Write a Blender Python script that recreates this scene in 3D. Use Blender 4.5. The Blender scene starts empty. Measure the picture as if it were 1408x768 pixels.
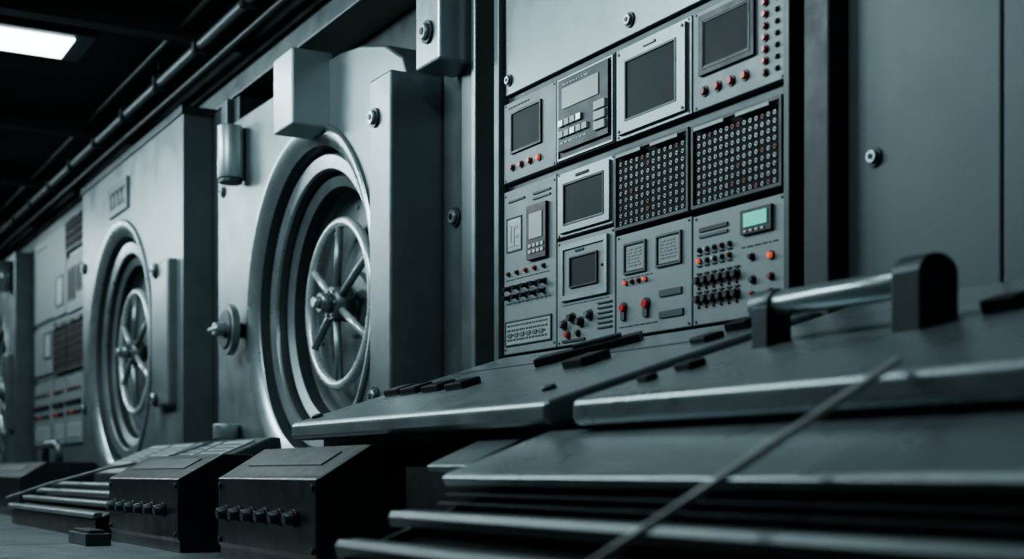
import bpy, bmesh, math, random
from mathutils import Vector, Matrix
random.seed(4)
# Coordinates used below: x along the instrument wall (negative = further down the hall),
# d = distance measured towards the wall (wall face about d=3), z relative to lens height.
H=0.35; D0=3.0
def P(p): return Vector((p[0],p[1]-D0,p[2]+H))
# ---------------------------------------------------------------- materials
def mat(name,col,rough=.45,metal=.0,noise=.0,scale=6,emit=None,es=0,bump=0.0,var=.14,spec=.5):
    m=bpy.data.materials.new(name); m.use_nodes=True
    nt=m.node_tree; b=nt.nodes['Principled BSDF']
    b.inputs['Base Color'].default_value=(*col,1); b.inputs['Roughness'].default_value=rough
    b.inputs['Metallic'].default_value=metal; b.inputs['Specular IOR Level'].default_value=spec
    if emit:
        b.inputs['Emission Color'].default_value=(*emit,1); b.inputs['Emission Strength'].default_value=es
    tc=nt.nodes.new('ShaderNodeTexCoord')
    n=nt.nodes.new('ShaderNodeTexNoise'); n.inputs['Scale'].default_value=scale; n.inputs['Detail'].default_value=8
    n.inputs['Roughness'].default_value=.65
    nt.links.new(tc.outputs['Object'],n.inputs['Vector'])
    if noise>0:
        r=nt.nodes.new('ShaderNodeMapRange'); r.inputs['From Min'].default_value=.3; r.inputs['From Max'].default_value=.7
        r.inputs['To Min'].default_value=max(.02,rough-noise); r.inputs['To Max'].default_value=rough+noise
        nt.links.new(n.outputs['Fac'],r.inputs['Value']); nt.links.new(r.outputs['Result'],b.inputs['Roughness'])
        mx=nt.nodes.new('ShaderNodeMapRange'); mx.inputs['From Min'].default_value=.3; mx.inputs['From Max'].default_value=.7
        mx.inputs['To Min'].default_value=1-var; mx.inputs['To Max'].default_value=1+var*.5
        nt.links.new(n.outputs['Fac'],mx.inputs['Value'])
        vm=nt.nodes.new('ShaderNodeVectorMath'); vm.operation='SCALE'; vm.inputs[0].default_value=col
        nt.links.new(mx.outputs['Result'],vm.inputs['Scale']); nt.links.new(vm.outputs['Vector'],b.inputs['Base Color'])
    if bump>0:
        n2=nt.nodes.new('ShaderNodeTexNoise'); n2.inputs['Scale'].default_value=240; n2.inputs['Detail'].default_value=3
        nt.links.new(tc.outputs['Object'],n2.inputs['Vector'])
        bp=nt.nodes.new('ShaderNodeBump'); bp.inputs['Strength'].default_value=bump; bp.inputs['Distance'].default_value=.002
        nt.links.new(n2.outputs['Fac'],bp.inputs['Height']); nt.links.new(bp.outputs['Normal'],b.inputs['Normal'])
    return m
STEEL=mat('brushed_steel',(.225,.277,.288),.36,.62,.07,5,bump=.35)
STEELL=mat('light_steel',(.39,.465,.48),.33,.62,.07,5,bump=.25)
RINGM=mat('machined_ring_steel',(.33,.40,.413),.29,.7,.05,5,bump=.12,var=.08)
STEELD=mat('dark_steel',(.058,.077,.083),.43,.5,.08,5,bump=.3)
STEELM=mat('mid_steel',(.135,.170,.177),.40,.5,.08,5,bump=.3)
DESK=mat('desk_top_steel',(.25,.303,.315),.31,.55,.07,5,bump=.35)
PANEL=mat('instrument_panel_paint',(.21,.257,.266),.5,.25,.08,9,bump=.2)
PANELD=mat('dark_panel_paint',(.038,.051,.056),.5,.2,.08,9,bump=.2)
BOXP=mat('charcoal_box_paint',(.015,.021,.024),.38,.1,.08,9,bump=.2)
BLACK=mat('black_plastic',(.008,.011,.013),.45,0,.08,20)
JACKB=mat('jack_field_back',(.006,.008,.009),.7,0,.05,20,spec=.2)
WALL=mat('wall_steel_paint',(.118,.152,.160),.5,.3,.06,2.0,bump=.4)
CEIL=mat('ceiling_dark_paint',(.024,.033,.036),.8,0,.05,2)
FLOOR=mat('floor_sealed_concrete',(.12,.15,.16),.35,.0,.12,3)
CHROME=mat('handwheel_steel',(.55,.63,.645),.28,.45,.05,8)
RODM=mat('galvanised_rod',(.80,.85,.86),.38,.05,.05,8)
SCREEN=mat('dark_glass_screen',(.020,.031,.035),.5,.0,.04,3,spec=.12)
DISP=mat('pale_lcd',(.36,.43,.43),.4,0,.05,12)
PAPER=mat('paper_label',(.32,.37,.37),.7,0,.1,40)
KEY=mat('pale_key',(.50,.54,.53),.5,0)
RED=mat('red_button',(.45,.03,.025),.3,0,emit=(1,.05,.03),es=.04)
ORG=mat('amber_lamp',(.6,.09,.05),.4,0,emit=(1,.15,.06),es=.55)
ORGD=mat('amber_button',(.28,.07,.045),.4,0)
GREEN=mat('green_lcd',(.1,.5,.4),.4,0,emit=(.1,.9,.65),es=.4)
LAMP=mat('fluorescent_diffuser',(.9,.95,.95),.5,0,emit=(.84,1,.97),es=9)
INK=mat('printed_ink',(.045,.06,.065),.7,0)
# ---------------------------------------------------------------- builder
def empty(name):
    e=bpy.data.objects.new(name,None); bpy.context.collection.objects.link(e); e.empty_display_size=.2; return e
class B:
    def __init__(s,name,parent=None): s.n=name;s.p=parent;s.v=[];s.f=[];s.mi=[];s.sm=[];s.ms=[]
    def add(s,vs,fs,m,sm=False):
        if m not in s.ms: s.ms.append(m)
        k=len(s.v); i=s.ms.index(m); s.v+= [tuple(P(v)) for v in vs]
        for f in fs: s.f.append([k+a for a in f]); s.mi.append(i); s.sm.append(sm)
    def box(s,x0,x1,d0,d1,z0,z1,m):
        vs=[(x,d,z) for x in(x0,x1) for d in(d0,d1) for z in(z0,z1)]
        s.add(vs,[(0,1,3,2),(4,6,7,5),(0,4,5,1),(2,3,7,6),(0,2,6,4),(1,5,7,3)],m)
    def obox(s,c,ax,ay,az,m):
        c=Vector(c);ax=Vector(ax);ay=Vector(ay);az=Vector(az)
        vs=[c+ax*i+ay*j+az*k for i in(-1,1) for j in(-1,1) for k in(-1,1)]
        s.add(vs,[(0,1,3,2),(4,6,7,5),(0,4,5,1),(2,3,7,6),(0,2,6,4),(1,5,7,3)],m)
    def prism(s,prof,x0,x1,m):  # profile in (d,z) swept along x
        n=len(prof); vs=[(x0,a,b) for a,b in prof]+[(x1,a,b) for a,b in prof]
        s.add(vs,[tuple(range(n)),tuple(range(n,2*n))]+[(i,(i+1)%n,n+(i+1)%n,n+i) for i in range(n)],m)
    def cyl(s,c,ax,r,L,m,seg=20,r2=None,smooth=True):
        c=Vector(c);ax=Vector(ax).normalized(); r2=r if r2 is None else r2
        u=ax.orthogonal().normalized(); w=ax.cross(u); e=c+ax*L
        a=[c+(u*math.cos(t)+w*math.sin(t))*r for t in [2*math.pi*i/seg for i in range(seg)]]
        b=[e+(u*math.cos(t)+w*math.sin(t))*r2 for t in [2*math.pi*i/seg for i in range(seg)]]
        s.add(a+b,[(i,(i+1)%seg,seg+(i+1)%seg,seg+i) for i in range(seg)],m,smooth)
        s.add(a+b,[tuple(range(seg)),tuple(range(seg,2*seg))],m)
    def tube(s,pts,r,m,seg=14,closed=False):
        pts=[Vector(p) for p in pts]; n=len(pts); vs=[]; prev=None
        for i,p in enumerate(pts):
            if closed: t=pts[(i+1)%n]-pts[i-1]
            else: t=pts[min(i+1,n-1)]-pts[max(i-1,0)]
            t.normalize()
            u=(prev-t*prev.dot(t)).normalized() if prev else t.orthogonal().normalized()
            prev=u; w=t.cross(u)
            vs+=[p+(u*math.cos(a)+w*math.sin(a))*r for a in [2*math.pi*k/seg for k in range(seg)]]
        fs=[]
        for i in range(n if closed else n-1):
            j=(i+1)%n
            for k in range(seg): fs.append((i*seg+k,i*seg+(k+1)%seg,j*seg+(k+1)%seg,j*seg+k))
        s.add(vs,fs,m,True)
        if not closed: s.add(vs,[tuple(range(seg)),tuple(range((n-1)*seg,n*seg))],m)
    def lathe(s,cx,cz,prof,m,seg=128):
        for (r0,a0),(r1,a1),mm in [(prof[i],prof[i+1],m[i] if isinstance(m,list) else m) for i in range(len(prof)-1)]:
            vs=[];fs=[]
            for i in range(seg):
                t=2*math.pi*i/seg; vs+=[(cx+r0*math.cos(t),a0,cz+r0*math.sin(t)),(cx+r1*math.cos(t),a1,cz+r1*math.sin(t))]
            for i in range(seg):
                j=(i+1)%seg; fs.append((2*i,2*j,2*j+1,2*i+1))
            s.add(vs,fs,mm,False)
    def plate_hole(s,outline,cx,cz,r,d0,d1,m,seg=128):
        angs=[2*math.pi*i/seg for i in range(seg)]
        corner=[math.atan2(z-cz,x-cx)%(2*math.pi) for x,z in outline]
        angs=sorted(set([round(a,6) for a in angs+corner])); n=len(angs)
        def hit(a):
            dx,dz=math.cos(a),math.sin(a); best=None
            for i in range(len(outline)):
                x1,z1=outline[i];x2,z2=outline[(i+1)%len(outline)]
                ex,ez=x2-x1,z2-z1; den=dx*ez-dz*ex
                if abs(den)<1e-9: continue
                t=((x1-cx)*ez-(z1-cz)*ex)/den; q=((x1-cx)*dz-(z1-cz)*dx)/den
                if t>0 and -1e-5<=q<=1+1e-5 and (best is None or t<best): best=t
            return cx+dx*best,cz+dz*best
        vs=[]
        for a in angs:
            hx,hz=hit(a); vs+=[(cx+r*math.cos(a),d0,cz+r*math.sin(a)),(hx,d0,hz),(hx,d1,hz)]
        fs=[]
        for i in range(n):
            j=(i+1)%n; fs+=[(3*i,3*i+1,3*j+1,3*j),(3*i+1,3*i+2,3*j+2,3*j+1)]
        s.add(vs,fs,m)
    def bolt(s,x,d,z,r,m=None,m2=None):
        m=m or STEELL
        s.cyl((x,d,z),(0,-1,0),r*1.35,r*.35,STEELD,20)
        s.cyl((x,d-r*.35,z),(0,-1,0),r,r*.55,m,20,r*.85)
        s.cyl((x,d-r*.9,z),(0,-1,0),r*.45,r*.12,BLACK,6)
    def build(s,bevel=0,seg=2,auto=False):
        me=bpy.data.meshes.new(s.n); me.from_pydata(s.v,[],s.f)
        for m in s.ms: me.materials.append(m)
        me.polygons.foreach_set('material_index',s.mi); me.polygons.foreach_set('use_smooth',s.sm)
        bm=bmesh.new(); bm.from_mesh(me); bmesh.ops.remove_doubles(bm,verts=bm.verts,dist=1e-6)
        bmesh.ops.recalc_face_normals(bm,faces=bm.faces)
        if auto:
            for f in bm.faces: f.smooth=True
            for ed in bm.edges:
                if len(ed.link_faces)==2 and ed.calc_face_angle(0)>math.radians(28): ed.smooth=False
        bm.to_mesh(me); bm.free()
        o=bpy.data.objects.new(s.n,me); bpy.context.collection.objects.link(o)
        if s.p: o.parent=s.p
        if bevel:
            b=o.modifiers.new('bevel','BEVEL'); b.width=bevel; b.segments=seg; b.limit_method='ANGLE'; b.angle_limit=math.radians(35)
        return o
# ---------------------------------------------------------------- room shell
b=B('floor'); b.box(-26,3,-3,3.4,-.45,-.35,FLOOR)
for i in range(14): b.box(-24+i*1.9,-24+i*1.9+.012,-3,3.3,-.351,-.349,STEELD)
b.build()
b=B('ceiling'); b.box(-26,3,-3,3.4,3.2,3.3,CEIL); b.build()
b=B('wall_back'); b.box(-26,3,3.34,3.45,-.35,3.2,STEELD); b.build()
b=B('wall_front'); b.box(-26,3,-3.1,-3,-.35,3.2,STEELD); b.build()
b=B('wall_far'); b.box(-26.1,-26,-3,3.4,-.35,3.2,STEELD); b.build()
b=B('wall_near'); b.box(3,3.1,-3,3.4,-.35,3.2,STEELD); b.build()
b=B('wall_right_cladding')
b.box(-3.138,-2.545,3.0,3.33,-.35,3.19,WALL); b.box(-2.537,-1.2,3.0,3.33,-.35,3.19,WALL); b.box(-1.19,2.9,3.0,3.33,-.35,3.19,WALL)
b.build(.006)
b=B('cladding_bolt'); b.bolt(-3.02,3.0,.965,.022); b.build()
b=B('trim_1') # posts between rack and right wall
b.box(-3.262,-3.145,2.93,3.33,-.35,3.19,PANELD); b.box(-3.345,-3.265,3.12,3.33,-.35,3.19,BLACK); b.build(.008)
b=B('trim_2') # posts between door and rack
b.box(-5.94,-5.665,3.0,3.33,-.35,2.95,STEELM); b.box(-5.655,-5.54,2.95,3.33,-.35,3.19,STEELM)
b.box(-5.52,-5.48,2.93,3.33,-.35,3.19,STEEL); b.box(-5.46,-5.38,3.05,3.33,-.35,3.19,STEELD); b.build(.008)
b=B('trim_3'); b.box(-9.62,-9.04,2.98,3.33,-.35,2.62,STEELD); b.box(-9.28,-9.16,2.93,2.98,-.35,2.62,STEELM); b.build(.008)
b=B('trim_4'); b.box(-26,-5.67,3.02,3.33,2.67,2.80,STEELM); b.box(-26,-5.67,3.14,3.33,2.80,3.19,PANELD); b.build(.008)
b=B('trim_5'); b.box(-13.6,-12.99,2.98,3.33,-.35,2.64,STEELD); b.box(-26,-19.85,2.98,3.33,-.35,2.64,STEELD); b.build(.008)
b=B('ceiling_beams')
for x in (-3,-6.2,-9.3,-12.4,-14.8,-17.2,-19.6,-22): b.box(x-.08,x+.08,-3,3.12,3.02,3.2,CEIL)
b.box(-26,3,1.35,1.45,3.05,3.2,CEIL); b.build(.01)
b=B('ceiling_pipe')
b.tube([(x,2.78,3.0) for x in (-26,-15,-8,-3)],.035,STEELM)
b.tube([(x,2.9,2.93) for x in (-26,-15,-8,-3)],.022,STEELD)
b.tube([(x,2.62,3.08) for x in (-26,-15,-8,-3)],.018,STEELD)
for i in range(20):
    x=-24+i*1.05; b.box(x-.03,x+.03,2.73,2.83,2.95,3.05,STEELD); b.cyl((x,2.78,3.04),(0,0,1),.012,.16,STEELD,10)
b.build()
def fixture(x0,x1,d0,d1,z=3.1):
    e=empty('ceiling_light')
    q=B('housing',e); q.box(x0-.09,x1+.09,d0-.1,d1+.14,z+.012,3.2,STEELD); q.build(.01)
    q=B('diffuser',e); q.box(x0,x1,d0,d1,z,z+.012,LAMP); q.build()
fixture(-10.42,-9.93,.75,2.06)
fixture(-18.4,-17.9,.75,2.06)
# ---------------------------------------------------------------- vault doors
def vault_door(x0,x1,zt,cx,cz,R,pf,dw,rw,outline=None):
    e=empty('vault_door'); T=dw+.04-pf
    q=B('door_slab',e)
    o=outline or [(x0,-.35),(x1,-.35),(x1,zt),(x0,zt)]
    q.plate_hole(o,cx,cz,R,pf,3.33,STEEL); q.build(.012)
    q=B('ring_recess',e); S=R/.98
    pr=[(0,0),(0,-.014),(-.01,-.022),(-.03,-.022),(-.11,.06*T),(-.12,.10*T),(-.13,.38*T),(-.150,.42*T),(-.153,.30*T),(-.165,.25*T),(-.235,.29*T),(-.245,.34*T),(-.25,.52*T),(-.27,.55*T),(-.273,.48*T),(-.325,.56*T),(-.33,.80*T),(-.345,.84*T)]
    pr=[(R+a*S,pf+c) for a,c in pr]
    ms=[STEEL,RINGM,RINGM,RINGM,RINGM,STEELD,BLACK,STEELD,RINGM,RINGM,RINGM,STEELD,BLACK,STEELM,STEEL,PANELD,PANELD]  # darker materials on step walls and grooves paint in the recess shade
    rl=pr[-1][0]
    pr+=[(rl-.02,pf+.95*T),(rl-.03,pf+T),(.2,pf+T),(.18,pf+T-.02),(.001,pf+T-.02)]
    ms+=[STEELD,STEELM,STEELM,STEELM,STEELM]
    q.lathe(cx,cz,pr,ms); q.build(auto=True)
    q=B('disc_bolts',e)
    for i in range(10):
        t=math.radians(18+36*i); q.bolt(cx+(rl-.075)*math.cos(t),pf+T,cz+(rl-.075)*math.sin(t),.013)
    q.build()
    q=B('handwheel',e); dr=dw-.075
    q.tube([(cx+rw*math.cos(t),dr,cz+rw*math.sin(t)) for t in [2*math.pi*i/72 for i in range(72)]],.030,CHROME,16,True)
    for k in range(6):
        t=math.radians(30+60*k)
        q.tube([(cx+.06*math.cos(t),dr-.02,cz+.06*math.sin(t)),(cx+rw*math.cos(t),dr,cz+rw*math.sin(t))],.023,CHROME if k in(2,5) else STEEL,12)
    q.cyl((cx,pf+T,cz),(0,-1,0),.07,.05,STEELM,32,.06)
    q.cyl((cx,dr+.05,cz),(0,-1,0),.105,.11,STEELM,32,.095); q.cyl((cx,dr-.06,cz),(0,-1,0),.06,.07,STEEL,28,.055)
    for k in range(6):
        t=math.radians(58+60*k); q.cyl((cx+.078*math.cos(t),dr-.06,cz+.078*math.sin(t)),(0,-1,0),.011,.012,STEELL,8)
    q.cyl((cx,dr-.13,cz),(0,-1,0),.036,.04,STEELL,20,.03)
    q.build()
    return e
# nearest door: drum-topped slab
x0,x1=-9.0,-5.97
arc=[(x1,1.93)]+[(x1-1.15*(1-math.cos(math.radians(a))),1.93+.37*math.sin(math.radians(a))) for a in (20,40,60,75,90)]
e=vault_door(x0,x1,2.3,-7.34,.99,1.01,2.82,3.105,.475,[(x0,-.35),(x1,-.35)]+arc+[(x0,2.33)])
q=B('lock_cover_column',e); q.box(-6.21,-5.955,2.72,3.3,-.3,1.96,STEEL); q.build(.014,3)
q=B('top_bracket_block',e); q.box(-7.28,-6.98,2.6,2.84,1.91,2.33,STEELL); q.build(.01)
q=B('side_hinges',e)
q.cyl((-8.46,2.735,1.90),(0,0,1),.085,.34,STEELL,32); q.cyl((-8.46,2.735,1.87),(0,0,1),.075,.03,STEELD,32)
q.cyl((-8.56,2.735,.22),(0,0,1),.085,.10,STEELL,32)
q.build(.006)
q=B('bolts',e)
q.bolt(-6.13,2.72,1.76,.036); q.bolt(-6.13,2.72,.38,.036); q.bolt(-5.80,3.0,1.24,.035)
q.bolt(-8.88,2.82,1.9,.03); q.build()
q=B('bolt_knob',e)
q.cyl((-8.5,2.82,.93),(0,-1,0),.05,.08,STEELD,24); q.cyl((-8.5,2.76,.93),(0,-1,0),.165,.05,STEEL,40)
q.cyl((-8.5,2.71,.93),(0,-1,0),.13,.012,STEELD,40,.12)
q.cyl((-8.5,2.70,.93),(0,-1,0),.05,.07,STEELL,24,.04); q.tube([(-8.6,2.64,.93),(-8.4,2.64,.93)],.018,STEELL)
q.build(.004)
q=B('cable_box',e); q.box(-5.80,-5.55,2.78,2.995,1.91,2.62,STEELL); q.build(.012)
q=B('cable_box_bolt',e); q.bolt(-5.66,2.78,2.06,.04); q.build()
# middle door
e=vault_door(-12.95,-9.64,2.6,-11.55,1.03,1.10,2.76,2.98,.51)
q=B('hinge_bracket',e); q.box(-10.25,-9.80,2.69,2.78,.5,1.58,STEEL); q.build(.02,3)
q=B('bracket_bolts',e)
for z in (.56,1.52): q.bolt(-10.12,2.69,z,.045)
for z in (.6,1.9): q.bolt(-12.85,2.76,z,.04)
q.build()
q=B('top_cap',e); q.box(-12.97,-9.62,2.74,3.32,2.6,2.66,STEELD); q.build(.01)
q=B('nameplate',e); q.box(-11.85,-11.2,2.735,2.76,2.19,2.45,STEELM)
for i in range(4):
    x=-11.75+i*.13; q.box(x,x+.03,2.728,2.74,2.25,2.39,STEELD); q.box(x,x+.09,2.728,2.74,2.36,2.39,STEELD)
    if i!=1: q.box(x,x+.08,2.728,2.74,2.25,2.275,STEELD)
q.build()
# far door
e=vault_door(-19.8,-16.62,2.6,-17.95,1.0,1.06,2.76,2.96,.50)
q=B('hinge_bracket',e); q.box(-16.92,-16.68,2.69,2.78,.5,1.4,STEEL); q.build(.02,3)
q=B('side_hinge',e); q.cyl((-16.85,2.68,2.15),(0,0,1),.09,.36,STEELL,28); q.build()
# ---------------------------------------------------------------- instrument racks
class Pn:
    """one instrument panel: features are placed by fraction of the panel width and height"""
    def __init__(s,q,x0,x1,z0,z1,df,m=PANEL,g=.008):
        s.q=q;s.x0=x0+g/2;s.x1=x1-g/2;s.z0=z0+g/2;s.z1=z1-g/2;s.d=df;s.w=s.x1-s.x0;s.h=s.z1-s.z0
        FR.box(s.x0,s.x1,df,df+.03,s.z0,s.z1,m)
        for u in(.035,.965):
            for v in(.03,.97): q.cyl((s.X(u),df,s.Z(v)),(0,-1,0),.005*SC,.003,STEELD,8)
    def X(s,u): return s.x0+u*s.w
    def Z(s,v): return s.z0+v*s.h
    def rect(s,u0,u1,v0,v1,m,t=.004,base=0): s.q.box(s.X(u0),s.X(u1),s.d-base-t,s.d-base+.0005,s.Z(v0),s.Z(v1),m)
    def frame(s,u0,u1,v0,v1,bw,m,t=.012):
        bu=bw/s.w;bv=bw/s.h
        s.rect(u0,u1,v0,v0+bv,m,t);s.rect(u0,u1,v1-bv,v1,m,t);s.rect(u0,u0+bu,v0+bv,v1-bv,m,t);s.rect(u1-bu,u1,v0+bv,v1-bv,m,t)
    def screen(s,u0,u1,v0,v1,m=SCREEN,fm=BLACK,bw=.010,t=.009):
        s.rect(u0,u1,v0,v1,m,.004 if t<.013 else t-.005); s.frame(u0,u1,v0,v1,bw*SC,fm,t)
    def btn(s,u,v,r,m,L=.012,seg=14,ringm=BLACK):
        s.q.cyl((s.X(u),s.d,s.Z(v)),(0,-1,0),r*1.3*SC,.004,ringm,seg); s.q.cyl((s.X(u),s.d-.004,s.Z(v)),(0,-1,0),r*.9*SC,L*SC,m,seg,r*.75*SC)
    def tog(s,u,v,m=BLACK):
        x,z=s.X(u),s.Z(v); s.q.box(x-.009*SC,x+.009*SC,s.d-.008,s.d,z-.012*SC,z+.012*SC,STEELD)
        s.q.cyl((x,s.d-.006,z),(0,-1,-.2),.0085*SC,.028*SC,m,10,.011*SC)
    def slot(s,u0,u1,v,m=BLACK,h=.008): s.q.box(s.X(u0),s.X(u1),s.d-.005,s.d,s.Z(v)-h*SC/2,s.Z(v)+h*SC/2,m)
    def text(s,u0,u1,v0,v1,rows,m=INK,base=0):
        for r in range(rows):
            v=v0+(v1-v0)*(r+.5)/rows; u=u0
            while u<u1-.02:
                L=random.uniform(.02,.07); s.rect(u,min(u+L,u1),v-.18*(v1-v0)/rows,v+.18*(v1-v0)/rows,m,.0015,base); u+=L+.018
    def grid(s,nx,nz,dark=PANELD):
        s.rect(.02,.98,.02,.98,JACKB,.006)
        s.frame(.01,.99,.01,.99,.012*SC,dark,.014)
        for i in range(nx):
            for j in range(nz):
                u=.09+.82*i/(nx-1);v=.09+.74*j/(nz-1); x,z=s.X(u),s.Z(v)
                s.q.cyl((x,s.d-.006,z),(0,-1,0),.0078*SC,.003,STEEL if random.random()<.93 else ORGD,10)
                s.q.cyl((x,s.d-.009,z),(0,-1,0),.0040*SC,.001,JACKB,8)
        for (u0,u1) in((.08,.42),(.55,.9)):
            s.q.box(s.X(u0),s.X(u1),s.d-.03,s.d-.012,s.Z(.9),s.Z(.94),STEELM)
SC=1.0
e=empty('instrument_rack')
q=B('cabinet_frame',e)
q.box(-5.33,-3.38,2.995,3.33,-.35,3.19,STEELD); q.box(-5.335,-5.29,2.95,3.0,-.3,3.15,STEELM); q.box(-3.37-.01,-3.35,2.95,3.05,-.3,3.15,STEELD)
q.box(-5.27,-3.39,2.975,3.0,1.69,3.1,STEEL); q.box(-5.27,-3.39,2.975,3.0,-.3,.515,PANEL); q.build(.004)
FR=B('panel_plates',e); q=B('instruments',e); DF=2.968
q.bolt(-5.235,2.975,1.755,.02); q.bolt(-4.29,2.975,1.75,.022); q.bolt(-3.5,2.975,1.9,.02)
R1=(1.292,1.655)
C=[(-5.276,-4.82),(-4.82,-4.38),(-4.38,-3.888),(-3.888,-3.385)]
p=Pn(q,*C[0],*R1,DF); p.screen(.16,.74,.34,.86); p.text(.1,.5,.9,.95,1)
for i,m in enumerate((ORGD,RED,RED,ORG)): p.btn(.18+.17*i,.17,.013,m)
p=Pn(q,*C[1],*R1,DF,PANELD); p.frame(.02,.98,.02,.98,.008,STEEL,.006); p.rect(.07,.93,.12,.94,PANELD,.014); p.rect(.15,.78,.60,.84,DISP,.004,.014); p.text(.15,.6,.86,.91,1,STEELM,.014)
for j in range(2):
    for i in range(4+j): p.rect(.1+.105*i,.18+.105*i,.40-.13*j,.47-.13*j,KEY if (i+j)%3 else STEELL,.01,.014)
for j in range(3): p.rect(.72,.90,.20+.115*j,.29+.115*j,KEY,.01,.014)
p.text(.1,.6,.18,.24,1,STEELM,.014)
p=Pn(q,*C[2],*R1,DF,STEEL); p.frame(.05,.95,.05,.95,.05,STEEL,.014); p.screen(.16,.84,.17,.83,SCREEN,STEELD,.008,.016); p.rect(.42,.58,.885,.91,INK,.004,.014); p.rect(.43,.57,.89,.905,STEEL,.005,.014)
for a in(.08,.92):
    for c in(.08,.92): q.cyl((p.X(a),DF-.014,p.Z(c)),(0,-1,0),.006,.004,STEELD,8)
p=Pn(q,*C[3],*R1,DF); p.frame(.09,.70,.33,.93,.03,PANELD,.012); p.screen(.13,.66,.38,.88,SCREEN,BLACK,.006,.014)
for j in range(8): p.btn(.80,.12+.11*j,.0115,RED if j%4 else ORGD,.01,12); p.btn(.92,.12+.11*j,.009,STEELD,.008,4)
for i,m in enumerate((ORGD,RED,RED,RED)): p.btn(.14+.15*i,.17,.0155,m)
# column 1, tall lower panel
p=Pn(q,*C[0],.525,1.262,DF)
p.slot(.1,.42,.93); p.slot(.58,.9,.93); p.slot(.58,.9,.90,STEELD); p.frame(.06,.36,.62,.83,.004,INK,.003); p.rect(.08,.34,.63,.82,STEEL,.002)
for a,c,f,g in ((.14,.16,.68,.78),(.20,.28,.76,.775),(.2,.22,.66,.76),(.24,.30,.70,.715),(.12,.3,.65,.655)): p.rect(a,c,f,g,STEELM,.003)
p.rect(.50,.86,.54,.86,BLACK,.016); p.rect(.56,.80,.66,.81,DISP,.003,.016)
for j in range(2):
    for i in range(4): p.rect(.55+.075*i,.60+.075*i,.575+.035*j,.595+.035*j,KEY,.004,.016)
for i in range(5): p.btn(.1+.17*i,.49,.009,(ORGD,STEELD,RED,RED,STEELD)[i]); p.tog(.12+.17*i,.40); p.tog(.1+.17*i,.345,BLACK)
p.text(.05,.9,.445,.46,1); p.text(.05,.9,.30,.315,1); 
p.frame(.04,.92,.05,.20,.005,STEELD,.006); p.rect(.05,.91,.055,.195,PAPER,.003); p.text(.08,.85,.07,.185,4,STEELD,.003); 
for i in range(6): p.rect(.1+.12*i,.17+.12*i,.10,.125,STEELM,.006)
# column 2 middle + lower
p=Pn(q,*C[1],.978,1.255,DF,STEEL); p.frame(.06,.94,.06,.94,.035,STEEL,.012); p.screen(.15,.85,.16,.80,SCREEN,BLACK,.006,.014); p.rect(.38,.6,.86,.90,INK,.003,.012)
p=Pn(q,*C[1],.525,.972,DF); p.frame(.09,.90,.42,.95,.022,STEEL,.012); p.rect(.14,.86,.46,.91,PANEL,.006); p.screen(.26,.74,.53,.82,SCREEN,BLACK,.006,.014); p.btn(.82,.68,.007,STEELD); p.rect(.35,.5,.86,.88,INK,.003,.006)
for i in range(4): p.btn(.13+.15*i,.25 if i%2 else .20,.018,BLACK if i%3 else STEELM,.022)
p.btn(.2,.10,.014,RED); p.btn(.38,.10,.012,STEELD); 
for j in range(6): p.slot(.72,.95,.34-.045*j,INK,.006)
p.text(.1,.9,.37,.39,1); p.slot(.1,.5,.04,BLACK,.01)
# columns 3 & 4 jack fields
p=Pn(q,*C[2],.937,1.255,DF,PANELD); p.grid(12,9)
p=Pn(q,*C[3],.937,1.250,DF,PANELD); p.grid(14,9)
# column 3 lower
p=Pn(q,*C[2],.525,.93,DF)
for (a,c) in((.12,.42),(.56,.88)):
    p.frame(a,c,.60,.90,.008,STEELD,.008); p.rect(a+.03,c-.03,.63,.87,PAPER,.003); p.text(a+.05,c-.06,.66,.85,6,STEELM,.003)
for i in range(4): p.btn(.14+.09*i,.52,.008,(ORG,ORGD,ORGD,ORG)[i])
p.btn(.11,.28,.018,RED); p.rect(.085,.14,.16,.24,STEELD,.01); p.btn(.42,.28,.020,RED); p.rect(.39,.45,.16,.24,STEELD,.01)
p.rect(.60,.88,.32,.38,STEELD,.006); p.rect(.60,.9,.12,.18,STEELD,.006); p.slot(.62,.86,.35,INK,.004); p.slot(.62,.86,.15,INK,.004); p.text(.1,.5,.55,.57,1); p.text(.05,.6,.08,.11,1)
# column 4 lower
p=Pn(q,*C[3],.525,.925,DF)
p.rect(.56,.88,.72,.93,BLACK,.012); p.rect(.60,.84,.78,.90,GREEN,.003,.012)
for i in range(4): p.rect(.60+.06*i,.63+.06*i,.735,.755,KEY,.003,.012)
p.slot(.08,.4,.86,BLACK,.014); p.slot(.08,.4,.80,STEELD,.01)
for j in range(2):
    for i in range(5): p.btn(.08+.085*i,.68-.1*j,.008,(ORGD,STEELL,ORG)[(i+2*j)%3] if (i+j)%2 else STEELM); p.slot(.055+.085*i,.105+.085*i,.635-.1*j,INK,.004)
for j in range(2):
    for i in range(6): p.btn(.07+.085*i,.40-.17*j,.0155,BLACK,.018); p.slot(.05+.085*i,.10+.085*i,.465-.17*j,INK,.005); p.btn(.07+.085*i,.33-.17*j,.004,RED,.003)
p.btn(.66,.52,.011,BLACK); p.btn(.86,.50,.012,ORG); p.btn(.67,.32,.012,STEELD); p.btn(.86,.32,.011,ORGD); p.btn(.67,.2,.007,RED); p.btn(.86,.2,.007,ORGD); p.text(.55,.95,.6,.63,1)
FR.build(.003); q.build()
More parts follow.
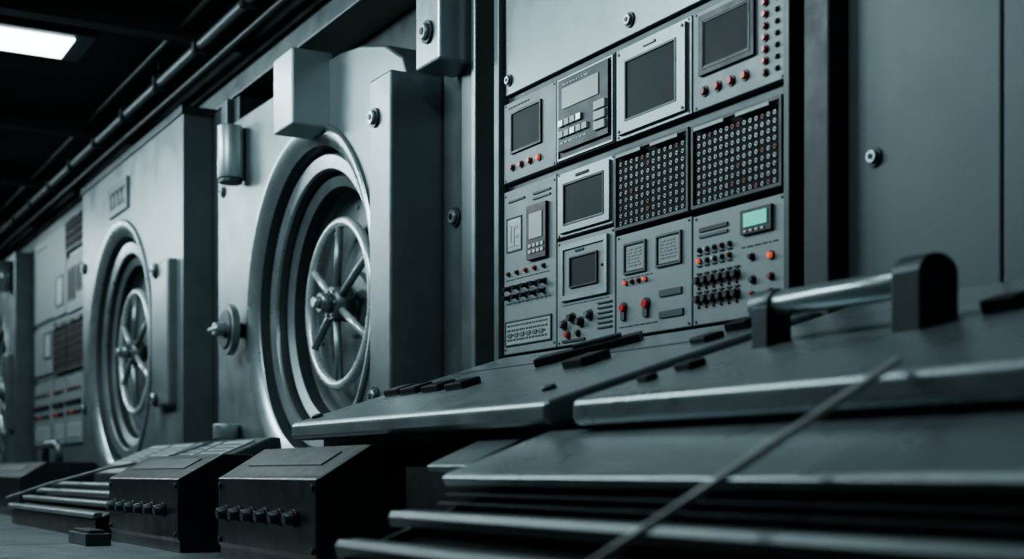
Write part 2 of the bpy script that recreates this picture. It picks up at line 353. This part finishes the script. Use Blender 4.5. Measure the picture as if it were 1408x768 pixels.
# far rack
SC=2.0
e=empty('instrument_rack'); q=B('cabinet_frame',e)
q.box(-16.56,-13.63,2.98,3.33,-.35,2.66,STEEL); q.build(.01)
FR=B('panel_plates',e); q=B('instruments',e); DF=2.95
cc=[(-16.45,-15.3),(-15.3,-14.65),(-14.65,-13.72)]
p=Pn(q,cc[0][0],cc[1][1],1.7,2.65,DF,PANEL,.02); p.slot(.1,.4,.9)
p=Pn(q,*cc[2],2.3,2.65,DF,PANELD,.02); p.grid(9,4)
p=Pn(q,*cc[0],1.1,1.66,DF,PANEL,.02); p.screen(.55,.9,.3,.85,DISP,BLACK,.012) 
p=Pn(q,*cc[1],1.68,2.2,DF-.002,PANEL,.02); p.screen(.2,.8,.2,.85,DISP,BLACK,.012)
p=Pn(q,*cc[2],1.66,2.26,DF,PANEL,.02); p.screen(.12,.48,.2,.8,SCREEN,BLACK,.012); p.screen(.58,.92,.3,.8,SCREEN,BLACK,.012)
p=Pn(q,*cc[1],1.06,1.62,DF,PANELD,.02); p.grid(5,6)
p=Pn(q,*cc[2],1.06,1.62,DF,PANELD,.02); p.grid(8,6)
for k,(a,c) in enumerate(cc):
    p=Pn(q,a,c,.3,1.02,DF,PANEL,.02)
    for i in range(4): p.btn(.15+.2*i,.8,.011,(ORGD,STEELD,STEELD,ORGD)[i]); p.btn(.15+.2*i,.6,.016,BLACK,.02); p.btn(.15+.2*i,.45,.013,RED if i==1 else BLACK)
    p.rect(.1,.8,.1,.3,PAPER,.004); p.text(.15,.75,.12,.28,4,INK,.004)
FR.build(.006); q.build()
SC=1.0
# ---------------------------------------------------------------- sloped control desks
sl=.312
def sz(d): return sl*d-.399
N=Vector((0,-sl,1)).normalized(); Dv=Vector((0,1,sl)).normalized()
def onslab(q,x,d,w,l,h,m,rot=0):
    ax=Vector((1,0,0))*math.cos(rot)+Dv*math.sin(rot); ay=-Vector((1,0,0))*math.sin(rot)+Dv*math.cos(rot)
    c=Vector((x,d,sz(d)))+N*(h/2-.001); q.obox(c,ax*w/2,ay*l/2,N*h/2,m)
def desk(x0,x1,df,bx):
    e=empty('control_desk')
    q=B('desk_top',e); z=sz(df)
    q.prism([(df+.012,z-.068),(df,z-.05),(df,z-.008),(df+.012,z+.002),(2.9,sz(2.9)),(2.94,sz(2.9)),(2.94,.42),(df+.07,z-.068)],x0,x1,DESK); q.build(.012,3)
    q=B('pedestal',e); q.box(x0+.12,x1-.12,2.45,2.93,-.35,.27,STEELD); q.box(x0+.1,x1-.1,2.3,2.5,-.35,.12,BLACK); q.build(.01)
    q=B('underside_rail',e); q.box(x0+.05,x1-.05,df+.12,df+.2,z-.10,z-.05,BLACK); q.build(.004)
    return e
e=desk(-5.167,-3.18,1.92,0)
q=B('desk_keys',e)
for i,x in enumerate((-5.0,-4.82,-4.6,-4.38)): onslab(q,x,2.33-.012*i,.12,.09,.026,BLACK,.1)
onslab(q,-4.14,2.69,.12,.40,.03,BLACK,-.75); onslab(q,-4.12,2.72,.06,.18,.045,STEELD,-.75)
onslab(q,-3.80,2.46,.11,.13,.03,BLACK,.1); onslab(q,-3.34,2.76,.09,.10,.03,BLACK,.2); onslab(q,-3.33,2.60,.08,.08,.02,BLACK,0)
q.build(.005)
q=B('desk_screws',e)
for x,d in((-3.42,2.08),(-5.08,2.0)): c=Vector((x,d,sz(d))); q.cyl(c,N,.024,.012,STEELD,20,.02)
q.build()
q=B('seam_strip',e); onslab(q,-4.2,2.62,1.8,.006,.003,STEELD); q.build()
e=desk(-3.01,-.9,1.90,0)
q=B('desk_keys',e)
onslab(q,-2.85,2.17,.07,.06,.020,BLACK); onslab(q,-2.89,2.06,.05,.04,.016,BLACK); onslab(q,-2.07,2.46,.09,.07,.032,BLACK,.1)
q.build(.005)
q=B('grab_handle',e)
zb=sz(2.38)
q.box(-2.815,-2.75,2.345,2.43,zb-.015,zb+.10,STEELD)
q.cyl((-2.835,2.388,zb+.105),(1,0,0),.042,.085,STEELM,32)
q.cyl((-2.76,2.388,zb+.105),(1,0,0),.035,.50,RINGM,32)
pr=[(2.325,zb-.03),(2.325,zb+.12)]+[(2.388-.063*math.cos(t),zb+.12+.045*math.sin(t)) for t in [math.pi*i/10 for i in range(1,10)]]+[(2.451,zb+.12),(2.451,zb+.0)]
q.prism(pr,-2.29,-2.20,STEELD)
q.build(.004)
# ---------------------------------------------------------------- louvred ventilation benches
def bar(q,x0,x1,d,z,w,t,m=STEEL,rise=.25):
    q.prism([(d,z-t),(d-.004,z-t*.4),(d+.004,z),(d+w,z+w*rise),(d+w,z+w*rise-t)],x0,x1,m)
e=empty('ventilation_bench')
q=B('top_shelf',e); q.prism([(1.62,-.035),(1.61,-.012),(1.625,.0),(1.95,.118),(1.95,.08),(1.68,-.035)],-3.2,-.9,DESK)
q.prism([(1.78,-.0),(1.77,.02),(1.785,.03),(1.95,.10),(1.95,.07)],-3.62,-3.36,STEELM); q.build(.005)
q=B('shelf_support',e); q.box(-3.93,-3.26,1.85,2.15,-.35,.02,BLACK); q.build()
q=B('louvre_bars',e)
for k,(d,z) in enumerate(((1.60,-.055),(1.575,-.078))): bar(q,-3.16,-.9,d,z,.015,.005,STEELD)
bar(q,-3.18,-.9,1.45,-.098,.055,.040,STEELM,.06)
bar(q,-3.10,-.9,1.27,-.165,.055,.040,STEELM,.06); bar(q,-3.06,-.9,1.08,-.222,.06,.035,STEELM,.06)
q.build(.006,3)
q=B('bench_body',e); q.prism([(1.14,-.35),(1.14,-.29),(1.66,-.085),(1.95,.05),(2.2,.05),(2.2,-.35)],-3.05,-.92,BLACK)
for i in range(150): x=-3.04+i*.014; q.prism([(1.15,-.29),(1.66,-.09),(1.66,-.078),(1.15,-.278)],x,x+.005,BOXP)
q.build()
q=B('louvre_end_plate',e); q.prism([(1.1,-.35),(1.1,-.27),(1.62,-.07),(1.95,.07),(2.2,.07),(2.2,-.35)],-3.06,-3.045,STEELD); q.build()
e2=B('metal_rod'); e2.tube([(-1.80,1.09,-.19),(-1.853,1.90,.212)],.0085,RODM,14); e2.build()
# far low bench
e=empty('ventilation_bench')
q=B('louvre_bars',e)
for d,z in((1.88,-.06),(1.79,-.105),(1.70,-.155),(1.60,-.21)): bar(q,-9.9,-7.25,d,z,.045,.03,STEELM,.08)
q.build(.004)
q=B('bench_body',e); q.prism([(1.62,-.35),(1.62,-.25),(1.95,-.10),(1.95,-.35)],-9.85,-7.3,BLACK); q.build()
# ---------------------------------------------------------------- dark switch boxes on the floor
def switch_box(x0,x1,df,zt,dp,db,zp,knobs,m=BOXP):
    e=empty('switch_box')
    q=B('housing',e)
    q.prism([(df+.01,-.35),(df+.01,-.30),(df,-.29),(df,zt-.01),(df+.02,zt),(dp,zp),(db-.12,zp),(db,zp-.08),(db,-.35)],x0,x1,m); q.build(.012,3)
    q=B('switch_row',e)
    if knobs:
        for i in range(6):
            x=x0+(x1-x0)*(.12+.14*i); z=zt-.15
            q.cyl((x,df,z),(0,-1,0),.032,.012,BLACK,16); q.cyl((x,df-.012,z),(0,-1,-.1),.026,.035,STEELD,16,.022)
        for u in(.03,.97):
            for z in(zt-.04,-.27): q.cyl((x0+(x1-x0)*u,df,z),(0,-1,0),.012,.008,STEELD,10)
    a=(zp-zt)/(dp-df-.02)
    d=df+.12; z=zt+a*(d-df-.02); q.obox(((x0+x1)/2,d,z+.002),((x1-x0)*.36,0,0),(0,.04,.04*a),(0,0,.004),PANELD)
    q.build(.002)
    return e
switch_box(-5.43,-4.33,1.70,-.01,1.9,2.25,.10,True)
switch_box(-7.12,-5.84,1.65,-.015,1.85,2.1,.085,True)
switch_box(-14.2,-11.2,1.9,-.02,2.1,2.6,.09,False)
# sloped log desk with sheets behind the switch boxes
e=empty('log_desk')
q=B('desk_body',e); q.prism([(2.14,-.35),(2.12,.0),(2.14,.03),(2.54,.20),(2.6,.20),(2.65,-.35)],-9.6,-7.15,STEELD); q.build(.01)
q=B('log_sheets',e)
a=.425
for i in range(4):
    x=-9.2+i*.56; q.obox((x,2.34,.03+a*.2+.006),(.24,0,0),(0,.15,.15*a),(0,0,.003),PAPER)
    for k in range(5): q.obox((x,2.25+.045*k,.03+a*(.11+.045*k)+.0105),(.19,0,0),(0,.007,.007*a),(0,0,.001),INK)
q.build()
b=B('slack_cable'); b.tube([(-9.7,1.56,-.17),(-9.3,1.75,-.075),(-8.6,2.0,.035),(-8.2,2.2,.085),(-7.9,2.45,.19)],.009,STEELM,10); b.build()
b=B('lever_handle')
b.tube([(-12.3,2.3,.095),(-12.3,2.3,.22),(-12.22,2.3,.25),(-11.8,2.3,.25),(-11.72,2.3,.22),(-11.72,2.3,.095)],.035,STEELM,14); b.build()
b=B('junction_box'); b.box(-7.0,-6.6,1.42,1.54,-.35,-.29,STEELD); b.box(-6.97,-6.63,1.44,1.52,-.29,-.275,BLACK); b.build(.006)
# ---------------------------------------------------------------- lamps
def area(x,d,z,tx,td,tz,sx,sy,pw,col=(.80,.965,1.0)):
    l=bpy.data.lights.new('aisle_lamp','AREA'); l.shape='RECTANGLE'; l.size=sx; l.size_y=sy; l.energy=pw; l.color=col
    o=bpy.data.objects.new('aisle_lamp',l); bpy.context.collection.objects.link(o); o.location=P((x,d,z))
    o.rotation_euler=(P((tx,td,tz))-P((x,d,z))).to_track_quat('-Z','Y').to_euler()
area(-6.4,0,2.95,-5.0,3,1.0,1.6,.5,84)
area(-9.8,0,2.95,-8.0,3,.8,1.6,.5,82)
area(-14.4,0,2.95,-12.4,3,.8,1.6,.5,80)
area(-19.5,0,2.95,-17.6,3,1.0,1.6,.5,70)
area(-3.3,1.2,3.1,-3.3,2.0,0,1.4,.4,46)
area(-10.2,1.4,3.08,-10.2,1.4,0,.48,1.2,18)
w=bpy.data.worlds.new('w'); bpy.context.scene.world=w; w.use_nodes=True
w.node_tree.nodes['Background'].inputs[0].default_value=(.02,.03,.035,1)
# ---------------------------------------------------------------- camera
c=bpy.data.cameras.new('camera'); o=bpy.data.objects.new('camera',c); bpy.context.collection.objects.link(o)
o.location=P((0,0,0)); o.rotation_euler=(math.radians(90),0,math.atan2(1850,1056))
c.sensor_width=36; c.lens=36*1850/1408; c.shift_y=266/1408; c.clip_start=.05
c.dof.use_dof=True; c.dof.focus_distance=5.6; c.dof.aperture_fstop=1.6
sc=bpy.context.scene; sc.camera=o
try: sc.view_settings.look='AgX - Medium High Contrast'
except Exception: pass
